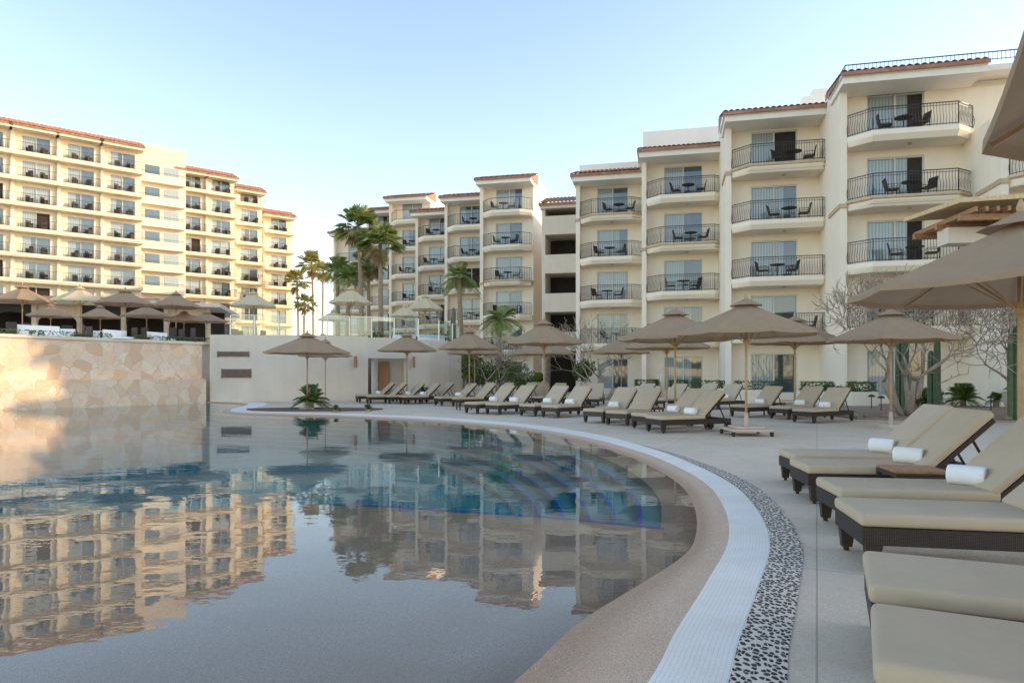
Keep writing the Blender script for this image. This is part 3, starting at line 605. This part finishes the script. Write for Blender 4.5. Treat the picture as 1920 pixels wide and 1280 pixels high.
far_rows=[(548,751,12,'lone lounger behind the planted tip',0),
 (672,755,25,'lounger, first of the far row from the left',1),(692,757,25,'lounger, second of the far row from the left',0),(728,757,28,'lounger, third of the far row from the left',1),(757,758,28,'lounger, fourth of the far row from the left',1),
 (826,761,32,'lounger, fifth of the far row from the left',1),(860,763,32,'lounger, sixth of the far row from the left',0),
 (893,776,42,'lounger, seventh of the far row from the left',1),(935,778,45,'lounger, eighth of the far row from the left',1),
 (1002,781,47,'lounger, ninth of the far row from the left',1),(1045,784,47,'lounger, tenth of the far row from the left',1),
 (1130,794,48,'lounger, left of the pair at the middle pool curve',1),(1175,799,48,'lounger, right of the pair at the middle pool curve',0),
 (1212,806,24,'lounger, back one of the pair left of the wheeled parasol',1),(1240,813,22,'lounger, front one of the pair left of the wheeled parasol',1),
 (1400,783,32,'lounger directly behind the wheeled parasol pole',1),(1478,787,33,'lounger right of the wheeled parasol, left of a pair',1),(1525,794,33,'lounger right of the wheeled parasol, right of a pair',1),
 (1122,762,75,'back row lounger, leftmost facing the camera',0),(1190,764,50,'back row lounger behind the middle pair',0),(1245,766,45,'back row lounger left of the wheeled parasol',0),(1345,768,40,'back row lounger right of the shower post',1),
 (905,757,35,'back row lounger before the wall end',0),(952,759,40,'back row lounger before the garden bushes',0),(785,756,28,'back row lounger before the doorway recess',0),(1300,767,42,'back row lounger just behind the front pair',0),(1075,760,48,'back row lounger before the stair tower',0),(868,755,33,'back row lounger left of the one before the wall end',0),(1010,760,42,'back row lounger between the garden bushes and stair tower',0)]
for px,py,h,lab,t in far_rows:
    o=lf(px,py,h,lab,bool(t))
    if 'wheeled parasol' in lab and 'left of the' in lab and 'pair' in lab:
        for sy in (-.37,.37):
            b=MB(); pts=[(1.86+.11*math.cos(k*PI/8),sy,.11+.11*math.sin(k*PI/8)) for k in range(17)]; b.tube(pts,.018,6,False)
            b.tube([(1.86,sy-.02,.11),(1.86,sy+.02,.11)],.03,8)
            for k in range(5): b.tube([(1.86,sy,.11),(1.86+.1*math.cos(k*PI*.4),sy,.11+.1*math.sin(k*PI*.4))],.007,4)
            b.build('wheel','rubber',o)
def make_daybed(label):
    r=empty('daybed',(0,0,0),label,'daybed','daybeds on the upper terrace')
    b=MB(); b.box(-.95,.95,-.42,.42,.06,.30); b.build('frame','wicker',r)
    b=MB(); b.box(-.95,.95,.34,.42,.301,.72); b.build('backrest','wicker',r)
    b=MB(); b.rbox(-.9,.9,-.41,.33,.305,.46,.04); b.build('seat_cushion','towel',r,True)
    b=MB(); b.rbox(-.9,.9,.18,.33,.47,.84,.05); b.build('back_cushion','towel',r,True)
    return r
wl=None
for i,px in enumerate((75,110,185,222,300)):
    Y=32.0+px*.0155+(i%3)*.5; lab='white cushioned daybed on the terrace edge, '+ORD[i]+' from the left'
    if wl is None: wl=make_daybed(lab); wl.location=(PX(px,Y),Y,2.93); wl.rotation_euler=(0,0,R(50))
    else: dup(wl,(PX(px,Y),Y,2.93),R(random.choice((50,20,35,70))),(.75,1,.9),lab)
for i,px in enumerate((765,790,812)):
    dup(wl,(PX(px,42),42,3.0),R(30),None,'white daybed behind the glass balustrade, '+ORD[i]+' from the left')
def make_dchair(label):
    r=empty('dining_chair',(0,0,0),label,'chair','dark dining chairs on the terrace'); b=MB(); b.rbox(-.25,.25,-.25,.25,.38,.46,.03); b.build('seat','wicker',r)
    b=MB(); b.rbox(-.25,.25,.19,.25,.461,.95,.02); b.build('backrest','wicker',r)
    for x in (-.23,.19):
        for y in (-.23,.19): b=MB(); b.box(x,x+.04,y,y+.04,0,.379); b.build('leg','wicker',r)
    return r
dc=None
for i,px in enumerate((15,40,60,130,148,160,245,262,278,330,348,370,405,435,455,500)):
    Y=32+1.5*abs(math.sin(i*1.7))+px*.012; lab='dark wicker dining chair on the upper terrace, '+ORD[i]+' from the left'
    if dc is None: dc=make_dchair(lab); dc.location=(PX(px,Y),Y,2.92)
    else: dup(dc,(PX(px,Y),Y,2.92),R(random.uniform(0,360)),None,lab)
def make_table():
    r=empty('side_table',(0,0,0),'low teak slatted side table between the near right loungers','side table')
    b=MB()
    for k in range(6): b.rbox(-.25,.25,-.25+k*.085,-.25+k*.085+.075,.40,.43,.006,seg=1)
    b.build('table_top','wood',r); b=MB(); b.box(-.25,.25,-.25,-.22,.36,.399); b.box(-.25,.25,.22,.25,.36,.399); b.box(-.25,-.22,-.219,.219,.36,.399); b.box(.22,.25,-.219,.219,.36,.399); b.build('frame','wicker',r)
    for x in (-1,1):
        for y in (-1,1): b=MB(); b.box(min(x*.25,x*.21),max(x*.25,x*.21),min(y*.25,y*.21),max(y*.25,y*.21),0,.359); b.build('leg','wicker',r)
    return r
tb=make_table(); tb.location=(3.98,6.78,0); tb.rotation_euler=(0,0,R(-8)); tb['group']='low side tables'
for px,py,lab in ((985,770,'low side table between the eighth and ninth far loungers'),(1222,790,'low side table behind the middle pair of loungers'),(1452,778,'low side table behind the wheeled parasol'),(870,768,'low side table beside the seventh far lounger'),(742,752,'low side table between the second and third far loungers')):
    x,y=G(px,py); dup(tb,(x,y,0),R(20),None,lab)
# ---------------------------------------------------------------- balcony furniture
def make_bchair(label):
    r=empty('balcony_chair',(0,0,0),label,'chair','chairs on the hotel balconies')
    b=MB(); b.rbox(-.25,.25,-.25,.25,.40,.46,.02); b.build('seat','wicker',r)
    b=MB(); b.T=Matrix.Translation((0,.24,.44))@Matrix.Rotation(R(-12),4,'X'); b.rbox(-.25,.25,-.02,.03,0,.52,.015); b.build('backrest','wicker',r)
    for x in (-.24,.24):
        b=MB(); b.tube([(x,-.24,0),(x,-.24,.64),(x,.26,.64)],.018,4)
        b.tube([(x,.26,0),(x,.26,.64)],.018,4); b.build('armrest','black',r)
    return r
def make_btable(label):
    r=empty('balcony_table',(0,0,0),label,'table','round tables on the hotel balconies')
    b=MB(); b.tube([(0,0,.70),(0,0,.73)],.40,16); b.build('table_top','wicker',r); b=MB(); b.tube([(0,0,0),(0,0,.699)],[.03,.03],8); b.tube([(0,0,0),(0,0,.03)],[.22,.2],10); b.build('leg','black',r); return r
bc=bt=None
BD={'A':'nearest full bay','B':'second bay from right','C':'third bay from right','D':'bay beside stair tower','F':'first far bay','G':'second far bay','H':'third far bay','I':'tallest far bay','Z':'bay at right edge'}
for key in 'ABCDFGHIZ':
    T,w=BAYS[key]
    for k in range(4 if key in 'ABCD' else 3 if key=='Z' else 5):
        nm=ORD[k]+' balcony up, '+BD[key]; s=S[k]+.012; cx=w*random.uniform(.42,.6)
        for dx,rot,side in ((-.75,R(75),'left'),(0,0,'t'),(.75,R(-80),'right')):
            p=T@Vector((cx+dx,-.85+(.1 if dx else 0),0)); p.z=s; rz=A13+rot+R(random.uniform(-25,25))
            if side=='t':
                lab='round dark table, '+nm
                if bt is None: bt=make_btable(lab); bt.location=p
                else: dup(bt,p,rz,None,lab)
            else:
                lab='dark wicker chair '+side+' of table, '+nm
                if bc is None: bc=make_bchair(lab); bc.location=p; bc.rotation_euler=(0,0,rz)
                else: dup(bc,p,rz,None,lab)
def simplechair():
    b=MB(); b.box(-.28,.28,-.28,.28,0.02,.46); b.box(-.28,.28,.2,.28,.461,.98); b.box(-.28,-.22,-.28,.19,.461,.68); b.box(.22,.28,-.28,.19,.461,.68)
    return tag(b.build('armchair','wicker'),'x','armchair','armchairs on the golden block balconies')
sc_=simplechair(); usedc=False
for i,(T,w,sl) in enumerate(LBAY):
    if i<1: continue
    for k in range(2,len(sl)):
        for dx,side in ((-.7,'left'),(.75,'right')):
            p=T@Vector((w/2+dx,-.7,0)); p.z=sl[k]+.012
            if not usedc: usedc=True; o=sc_
            else: o=sc_.copy(); C.objects.link(o)
            o.location=p; o.rotation_euler=(0,0,AL+R(random.uniform(-60,60)))
            o['label']='dark '+side+' armchair, '+ORD[k]+' storey, '+ORD[i-1]+' bay of golden block'
# ---------------------------------------------------------------- plants
def fan_crown(b,z,Rr,nf,rng,dead=False):
    for k in range(nf):
        az=rng.uniform(0,2*PI); el=rng.uniform(-85,-35) if dead else rng.uniform(-35,80); el=R(el)
        d=Vector((math.cos(az)*math.cos(el),math.sin(az)*math.cos(el),math.sin(el))); L=Rr*rng.uniform(.45,.6)
        p0=Vector((0,0,z)); p1=p0+d*L; b.tube([p0,p1],[.03,.02],3,False)
        s=d.cross(Vector((0,0,1))).normalized(); u=s.cross(d).normalized()
        nl=13
        for j in range(nl):
            a=R(-100+200*j/(nl-1)); dd=(d*math.cos(a)+s*math.sin(a)+u*.1*abs(math.sin(a))).normalized(); ll=Rr*rng.uniform(.42,.58)*(1-.25*abs(math.sin(a)))
            q=dd.cross(u).normalized()*.045*Rr/1.8; m=p1+dd*ll*.55; e=p1+dd*ll+Vector((0,0,-.22*ll-.1))
            b.add([p1,m+q,e,m-q],[(0,1,2),(0,2,3)])
def feather_crown(b,z,Rr,nf,rng,lw=.035,ell=(-10,75),x0=0,y0=0):
    for k in range(nf):
        az=2*PI*k/nf*2.4+rng.uniform(-.2,.2); el=R(rng.uniform(*ell)); L=Rr*rng.uniform(.85,1.1)
        d=Vector((math.cos(az),math.sin(az),0)); pts=[]; N=12
        for j in range(N+1):
            t=j/N; pts.append(Vector((x0,y0,z))+d*(L*t*math.cos(el)*(1-.1*t))+Vector((0,0,L*(math.sin(el)*t-.55*t*t*(.6+math.cos(el)*.6)))))
        b.tube(pts,[.018*(1-.7*j/N) for j in range(N+1)],3,False)
        s=Vector((-d.y,d.x,0))
        for j in range(1,N):
            for h in (0,.5):
                p=pts[j].lerp(pts[j+1],h); tdir=(pts[j+1]-pts[j]).normalized(); ll=Rr*.30*math.sin(PI*min(1,(j+h)/N*.85+.12))
                for sg in (-1,1):
                    e=p+(s*sg*.85+tdir*.6+Vector((0,0,-.25))).normalized()*ll; w=tdir*lw*Rr; mid=(p+e)/2
                    b.add([p,mid+w*.6,e,mid-w*.6],[(0,1,2),(0,2,3)])
def palm(x,y,z0,h,Rr,label,fan=True,lean=.3,seed=1,nf=34,tr=.2,group='palms behind the terrace',lm='palmleaf'):
    rng=random.Random(seed); r=empty('palm_tree',(x,y,z0),label,'palm tree',group)
    pts=[];rs=[];N=14; lx=rng.uniform(-lean,lean)
    for j in range(N+1):
        t=j/N; pts.append((lx*(t*t-1),0,h*t)); rs.append(tr*(1.25-.55*t)*(1+.06*(j%2)))
    b=MB(); b.tube(pts,rs,9); b.build('trunk','trunk',r,False)
    b=MB()
    if fan: fan_crown(b,h,Rr,nf,rng)
    else: feather_crown(b,h,Rr,nf,rng)
    b.build('crown',lm,r)
    if fan:
        b=MB(); fan_crown(b,h-.1,Rr*.85,16 if lm=='palmleaf' else 7,rng,True); b.build('dead_skirt','dry',r)
    return r
for px,Y,pyc,Rr,fan,lab in ((672,58,425,2.2,1,'tallest fan palm, left of the tall pair behind the terrace'),(713,57,455,2.1,1,'slightly shorter fan palm, right of the tall pair behind the terrace'),(860,48,520,1.9,0,'single palm with arching fronds before the far wing'),
  (585,108,495,2.7,1,'sunlit palm in the gap beside the golden block'),(606,118,508,2.6,1,'sunlit palm just right of the first one in the gap'),(557,104,528,2.4,1,'short sunlit palm touching the golden block'),(632,62,505,2.3,0,'leafy palm left of the tall pair, lower crown'),(655,60,520,2.2,0,'low leafy palm under the tallest fan palm'),(690,66,495,2.0,1,'fan palm crown between the trunks of the tall pair'),(572,100,570,2.0,1,'small lit fan palm near the glass balustrade')):
    z0=2.92 if Y<66 and px<830 else 0; palm(PX(px,Y),Y,z0,PZ(pyc,Y)-z0,Rr,lab,bool(fan),seed=int(px),nf=(30 if px<610 else 46) if fan else 32,lm='palm_sun_tint' if px<610 else 'palmleaf')
palm(PX(938,45),45,0,PZ(598,45),1.9,'young palm with arching fronds right of the wall end',False,seed=5,nf=26,tr=.15)
def sago(x,y,z0,Rr,label,nf=26,seed=3,h=.35,name='cycad'):
    r=empty(name,(x,y,z0),label,'plant','low spiky garden plants'); rng=random.Random(seed)
    b=MB(); b.tube([(0,0,0),(0,0,h)],[.12,.1],8); b.build('trunk','trunk',r)
    b=MB(); feather_crown(b,h,Rr,nf,rng,.03,(15,85)); b.build('crown','leaf',r)
for px,py,Rr,lab in ((583,768,1.15,'sago palm under the parasol on the planted tip'),(1806,764,1.25,'sago palm left of the pale clay pot'),(1103,757,.9,'small palm clump behind the back row loungers'),(800,752,.95,'small spiky plant before the doorway'),(1868,766,.6,'small agave like plant by the right pot'),(690,771,.35,'tiny spiky plant at the right of the planted tip'),(630,772,.3,'tiny grassy plant on the planted tip'),(1600,757,.7,'spiky plant behind the right pair of loungers'),(1745,768,.7,'spiky plant right of the bare branching tree')):
    x,y=G(px,py); sago(x,y,0,Rr,lab,seed=px,nf=24 if Rr>.5 else 12,h=.3 if Rr>.5 else .08)
def leaves(b,cx,cy,cz,rx,ry,rz,nl,rng,sz=.1,boxy=False):
    for _ in range(nl):
        while True:
            p=Vector((rng.uniform(-1,1),rng.uniform(-1,1),rng.uniform(-1,1)))
            if boxy or (p.length<1 and p.length>.45): break
        if boxy and max(abs(p.x),abs(p.y),abs(p.z))<.7: continue
        q=Vector((cx+p.x*rx,cy+p.y*ry,cz+p.z*rz)); a=Vector((rng.gauss(0,1),rng.gauss(0,1),rng.gauss(0,1))).normalized(); c=a.orthogonal().normalized()
        s=sz*rng.uniform(.6,1.3); b.add([q-a*s,q+c*s*.5,q+a*s,q-c*s*.5],[(0,1,2,3)])
def bush(px,rx,rz,lab,nl=500,sz=.11,z0=0,Y=None):
    x,y=PX(px,Y),Y
    r=empty('shrub',(x,y,z0),lab,'shrub','garden shrubs'); rng=random.Random(px)
    b=MB()
    for _ in range(5):
        a=rng.uniform(0,6.28); b.tube([(0,0,0),(math.cos(a)*rx*.3,math.sin(a)*rx*.3,rz*.8),(math.cos(a)*rx*.6,math.sin(a)*rx*.6,rz*1.4)],[.03,.02,.008],4)
    b.build('stem','bark',r); b=MB()
    for _ in range(5): leaves(b,rng.uniform(-.4,.4)*rx,rng.uniform(-.4,.4)*rx,rz*rng.uniform(.8,1.25),rx*.7,rx*.6,rz*.65,nl//5,rng,sz)
    b.build('foliage','leaf',r)
for px,Y,rx,rz,z0,lab in ((905,40,1.3,.8,.6,'green shrub behind the parasols at the wall end'),(945,44,1.6,1.1,.5,'wide shrub below the young palm'),(985,47,1.2,.9,0,'shrub left of the stair tower foot'),(875,44,1.2,1.1,1.0,'shrub against the wall end'),(1098,46,.9,1.0,.6,'shrub at the right foot of the stair tower'),(820,50,1.5,.9,2.9,'shrub on the terrace under the single palm'),(760,52,1.5,.9,2.9,'shrub on the terrace right of the tall palms'),(700,54,1.8,1.1,2.9,'shrub around the tall palm trunks'),(620,56,1.8,1.0,2.9,'shrub left of the tall palm trunks'),(540,58,1.6,.8,2.9,'shrub on the terrace near the golden block'),(1740,27,.7,.5,0,'low shrub under the bare tree at the right'),(1560,30,.8,.5,0,'low shrub behind the right loungers')):
    bush(px,rx,rz,lab,600,.13,z0,Y)
for i,(xa,xb,Y) in enumerate(((1297,1357,36),(1378,1455,33),(1500,1562,30),(1255,1290,40),(1190,1235,44),(1590,1640,29))):
    x0,x1=PX(xa,Y),PX(xb,Y); r=empty('hedge',((x0+x1)/2,Y,0),'low green hedge in a planter before the hotel wing, '+ORD[i]+' of a broken row','hedge','low hedges along the hotel wing')
    b=MB(); leaves(b,0,0,.85,(x1-x0)/2,.3,.22,1100,random.Random(i),.06,True); b.build('foliage','leaf',r); b=MB(); b.box(-(x1-x0)/2,(x1-x0)/2,-.3,.3,0,.65); b.build('planter','stucco',r)
for i,(xa,xb) in enumerate(((-10,40),(60,110),(125,175),(230,285),(300,350),(355,400))):
    t=(xa+xb)/2/383; x=-20.6+5.1*t-.35; y=27.5+7.1*t+.7; r=empty('hedge',(x,y,3.0),'low planting strip on top of the stone wall, '+ORD[i]+' from the left','hedge','planting on the stone wall',math.atan2(7.1,5.1))
    b=MB(); leaves(b,0,0,.13,.75,.15,.13,500,random.Random(i),.05,True); b.build('foliage','leaf',r); b=MB(); b.box(-.75,.75,-.16,.16,-.08,.05); b.build('planter','taupe_wall',r)
def baretree(x,y,h,label,seed,spread=1.0,stems=4,maxl=6):
    rng=random.Random(seed); r=empty('bare_tree',(x,y,0),label,'tree','bare plumeria trees')
    tr=MB(); br=MB()
    def grow(p,d,l,rad,lev):
        pts=[p];rs=[rad]; q=p
        for j in range(4):
            d=(d+Vector((rng.gauss(0,.14),rng.gauss(0,.14),rng.gauss(.04,.07)))).normalized(); q=q+d*l/4; pts.append(q); rs.append(rad*(1-.1*(j+1)))
        (tr if lev==0 else br).tube(pts,rs,6 if lev<2 else 4)
        if lev>=maxl or q.z>h: return
        for k in range(3 if lev in (1,2,4) else 2):
            a=rng.uniform(0,2*PI); o=d.orthogonal().normalized(); o=Matrix.Rotation(a,3,d)@o
            nd=(d*.75+o*rng.uniform(.5,.95)*spread+Vector((0,0,.14))).normalized(); grow(q,nd,l*rng.uniform(.68,.88),max(.013,rs[-1]*.68),lev+1)
    for k in range(stems):
        a=2*PI*k/stems+rng.uniform(-.4,.4); grow(Vector((math.cos(a)*.12,math.sin(a)*.12,0)),Vector((math.cos(a)*.55*spread,math.sin(a)*.55*spread,1)).normalized(),h*.33,.11,0)
    tr.build('trunk','bark',r,True); br.build('branches','bark',r,True)
baretree(12.6,21.8,4.3,'large bare branching plumeria beside the tall cactus at the right',11,1.05,5)
baretree(15.9,20.8,4.1,'bare plumeria at the right frame edge',23,1.1,4)
baretree(PX(1135,37),37,4.3,'small bare tree before the bay beside the stair tower',31,.9,3,5)
baretree(PX(920,40),40,3.4,'small bare shrubby tree behind the far loungers',37,1,3,5)
def cactus(x,y,h,label,seed,nc=3,z0=0):
    r=empty('columnar_cactus',(x,y,z0),label,'cactus','columnar cacti')
    for k in range(nc):
        b=MB(); hh=h*(1-.22*k); a=2.1*k; ox,oy=math.cos(a)*.22*(k>0),math.sin(a)*.22*(k>0); N=16; vs=[];fs=[]; zs=[0,hh*.3,hh*.7,hh*.94,hh*.985,hh]; rad=[.11,.125,.12,.1,.06,.01]
        for zz,ra in zip(zs,rad):
            for j in range(N): t=2*PI*j/N; q=ra*(1 if j%2 else .78); vs.append((ox+q*math.cos(t),oy+q*math.sin(t),zz))
        for i in range(len(zs)-1):
            for j in range(N): fs.append((i*N+j,i*N+(j+1)%N,(i+1)*N+(j+1)%N,(i+1)*N+j))
        b.add(vs,fs); b.build('stem','cactus',r)
cactus(PX(1697,24),24,4.3,'tall columnar cactus standing inside the bare branches',1); cactus(PX(1914,19.5),19.5,3.6,'columnar cactus at the right frame edge',2,2); cactus(PX(851,42),42,2.6,'columnar cactus at the end of the beige wall',3,2,2.9); cactus(PX(1757,25),25,2.9,'shorter columnar cactus right of the tall one',4,2)
def ellipse(cx,cy,rx,ry,n=40): return [(cx+rx*math.cos(2*PI*k/n)*(1+.05*math.sin(5*k/n*6.28)),cy+ry*math.sin(2*PI*k/n)) for k in range(n)]
b=MB(); b.prism(ellipse(-7.7,26.5,2.6,1.15),.0041,.05); b.build('planter_bed','soil')['kind']='structure'
b=MB(); b.prism([(10.5,20.8),(13,19.6),(17,18.8),(24,18.2),(24,26),(20,28),(16,31),(12,32),(10.6,26)],.0042,.06); b.build('garden_bed','gravel')['kind']='structure'
rng=random.Random(4)
for i in range(16):
    t=i/15; x=10.6+t*5.5+rng.uniform(-.1,.1); y=21.0-t*2.1+rng.uniform(0,.25)
    bm=bmesh.new(); bmesh.ops.create_icosphere(bm,subdivisions=2,radius=rng.uniform(.09,.19))
    for v in bm.verts: v.co=v.co*rng.uniform(.85,1.12); v.co.z*=.6
    bm.verts.index_update(); b=MB(); b.add([v.co for v in bm.verts],[[v.index for v in f.verts] for f in bm.faces]); bm.free()
    o=b.build('garden_rock','gravel',None,True); o.location=(x,y,.1); tag(o,'small rough rock edging the garden bed, '+ORD[i]+' from the left','rock','rocks edging the garden bed')
def pot(px,py,lab,s=1.0):
    x,y=G(px,py); r=empty('plant_pot',(x,y,0),lab,'plant pot','pale clay pots')
    b=MB(); b.tube([(0,0,0),(0,0,.1*s),(0,0,.5*s),(0,0,.62*s),(0,0,.66*s)],[.2*s,.26*s,.36*s,.34*s,.38*s],20); b.build('pot','pot',r,True); b=MB(); feather_crown(b,.62*s,.55*s,12,random.Random(px),.05,(30,85)); b.build('plant','leaf',r)
pot(1902,770,'large pale clay pot by the right frame edge',1.1); pot(1010,753,'pale clay pot at the foot of the stair tower',1.5)
for i,(px,py) in enumerate(((1634,768),(1652,772),(1858,772))):
    x,y=G(px,py); r=empty('path_lantern',(x,y,0),'small black path lantern in the garden bed, '+ORD[i]+' from the left','lantern','path lanterns')
    b=MB(); b.tube([(0,0,0),(0,0,.55)],.02,6); b.build('post','black',r); b=MB(); b.tube([(0,0,.5),(0,0,.56),(0,0,.6)],[.13,.11,.02],10); b.build('shade','black',r)
x,y=G(1238,757); r=empty('pool_shower',(x,y,0),'slim curved metal shower post behind the loungers','shower')
b=MB(); b.tube([(0,0,0),(0,0,1.45),(.05,0,1.6),(.2,0,1.66),(.32,0,1.6)],.025,8); b.build('post','steel',r,True); b=MB(); b.tube([(.32,0,1.6),(.33,0,1.55)],[.05,.08],10); b.build('shower_head','steel',r)
pg=empty('timber_pergola',(15,19,0),'timber pergola with reed roof above the right edge parasol','pergola'); L=pg.location
PT=fr(12.1,18.6,R(-6))
b=MB(PT,L); b.add([(-.3,-.8,5.98),(7,-.8,6.3),(7,2.4,6.5),(-.3,2.4,6.18),(-.3,-.8,5.86),(7,-.8,6.18),(7,2.4,6.38),(-.3,2.4,6.06)],[(0,1,2,3),(7,6,5,4),(0,4,5,1),(3,2,6,7),(0,3,7,4)]); b.build('roof_sheet','reed',pg)
for k in range(26):
    b=MB(PT,L); x=.0+k*.27; b.box(x,x+.07,-.9,2.4,5.60,5.72); b.build('rafter','wood',pg)
for yy in (-.6,.6,1.9):
    b=MB(PT,L); b.box(-.2,7,yy,yy+.14,5.44,5.599); b.build('beam','wood',pg)
b=MB(PT,L); b.box(-.05,7,.3,.9,5.0,5.439); b.build('lintel','taupe_wall',pg)
for xx in (5.0,6.7):
    b=MB(PT,L); b.rbox(xx,xx+.5,.35,.85,0,4.999,.02,seg=1); b.build('pillar','taupe_wall',pg)
# ---------------------------------------------------------------- light, world, camera
EL=R(16.5); AZ=R(88)
D=Vector((math.cos(EL)*math.sin(AZ),math.cos(EL)*math.cos(AZ),math.sin(EL)))
ld=bpy.data.lights.new('Sun','SUN'); ld.energy=4.4; ld.angle=R(.6); ld.color=(1,.74,.42); lo=bpy.data.objects.new('Sun',ld); C.objects.link(lo); lo.rotation_euler=D.to_track_quat('Z','Y').to_euler()
w=bpy.data.worlds.new('World'); bpy.context.scene.world=w; w.use_nodes=True; nt=w.node_tree; bg=nt.nodes['Background']
sk=nt.nodes.new('ShaderNodeTexSky'); sk.sky_type='NISHITA'; sk.sun_disc=False; sk.sun_elevation=EL; sk.sun_rotation=AZ; sk.altitude=0; sk.air_density=1; sk.dust_density=.4; sk.ozone_density=1.8
wm_=mixc(nt,1.0,(0,0,0),(1.19,1.0,.87),'MULTIPLY'); nt.links.new(sk.outputs[0],wm_.node.inputs[6])
nt.links.new(wm_,bg.inputs['Color']); bg.inputs['Strength'].default_value=.47
cd=bpy.data.cameras.new('Camera'); cam=bpy.data.objects.new('Camera',cd); C.objects.link(cam); cam.location=(0,0,CH); cam.rotation_euler=(R(90),0,0); cd.lens=24; cd.sensor_width=36; cd.shift_y=63/1920; cd.clip_end=3000; cd.clip_start=.05
sc=bpy.context.scene; sc.camera=cam; sc.view_settings.view_transform='Standard'; sc.view_settings.look='None'; sc.view_settings.exposure=0
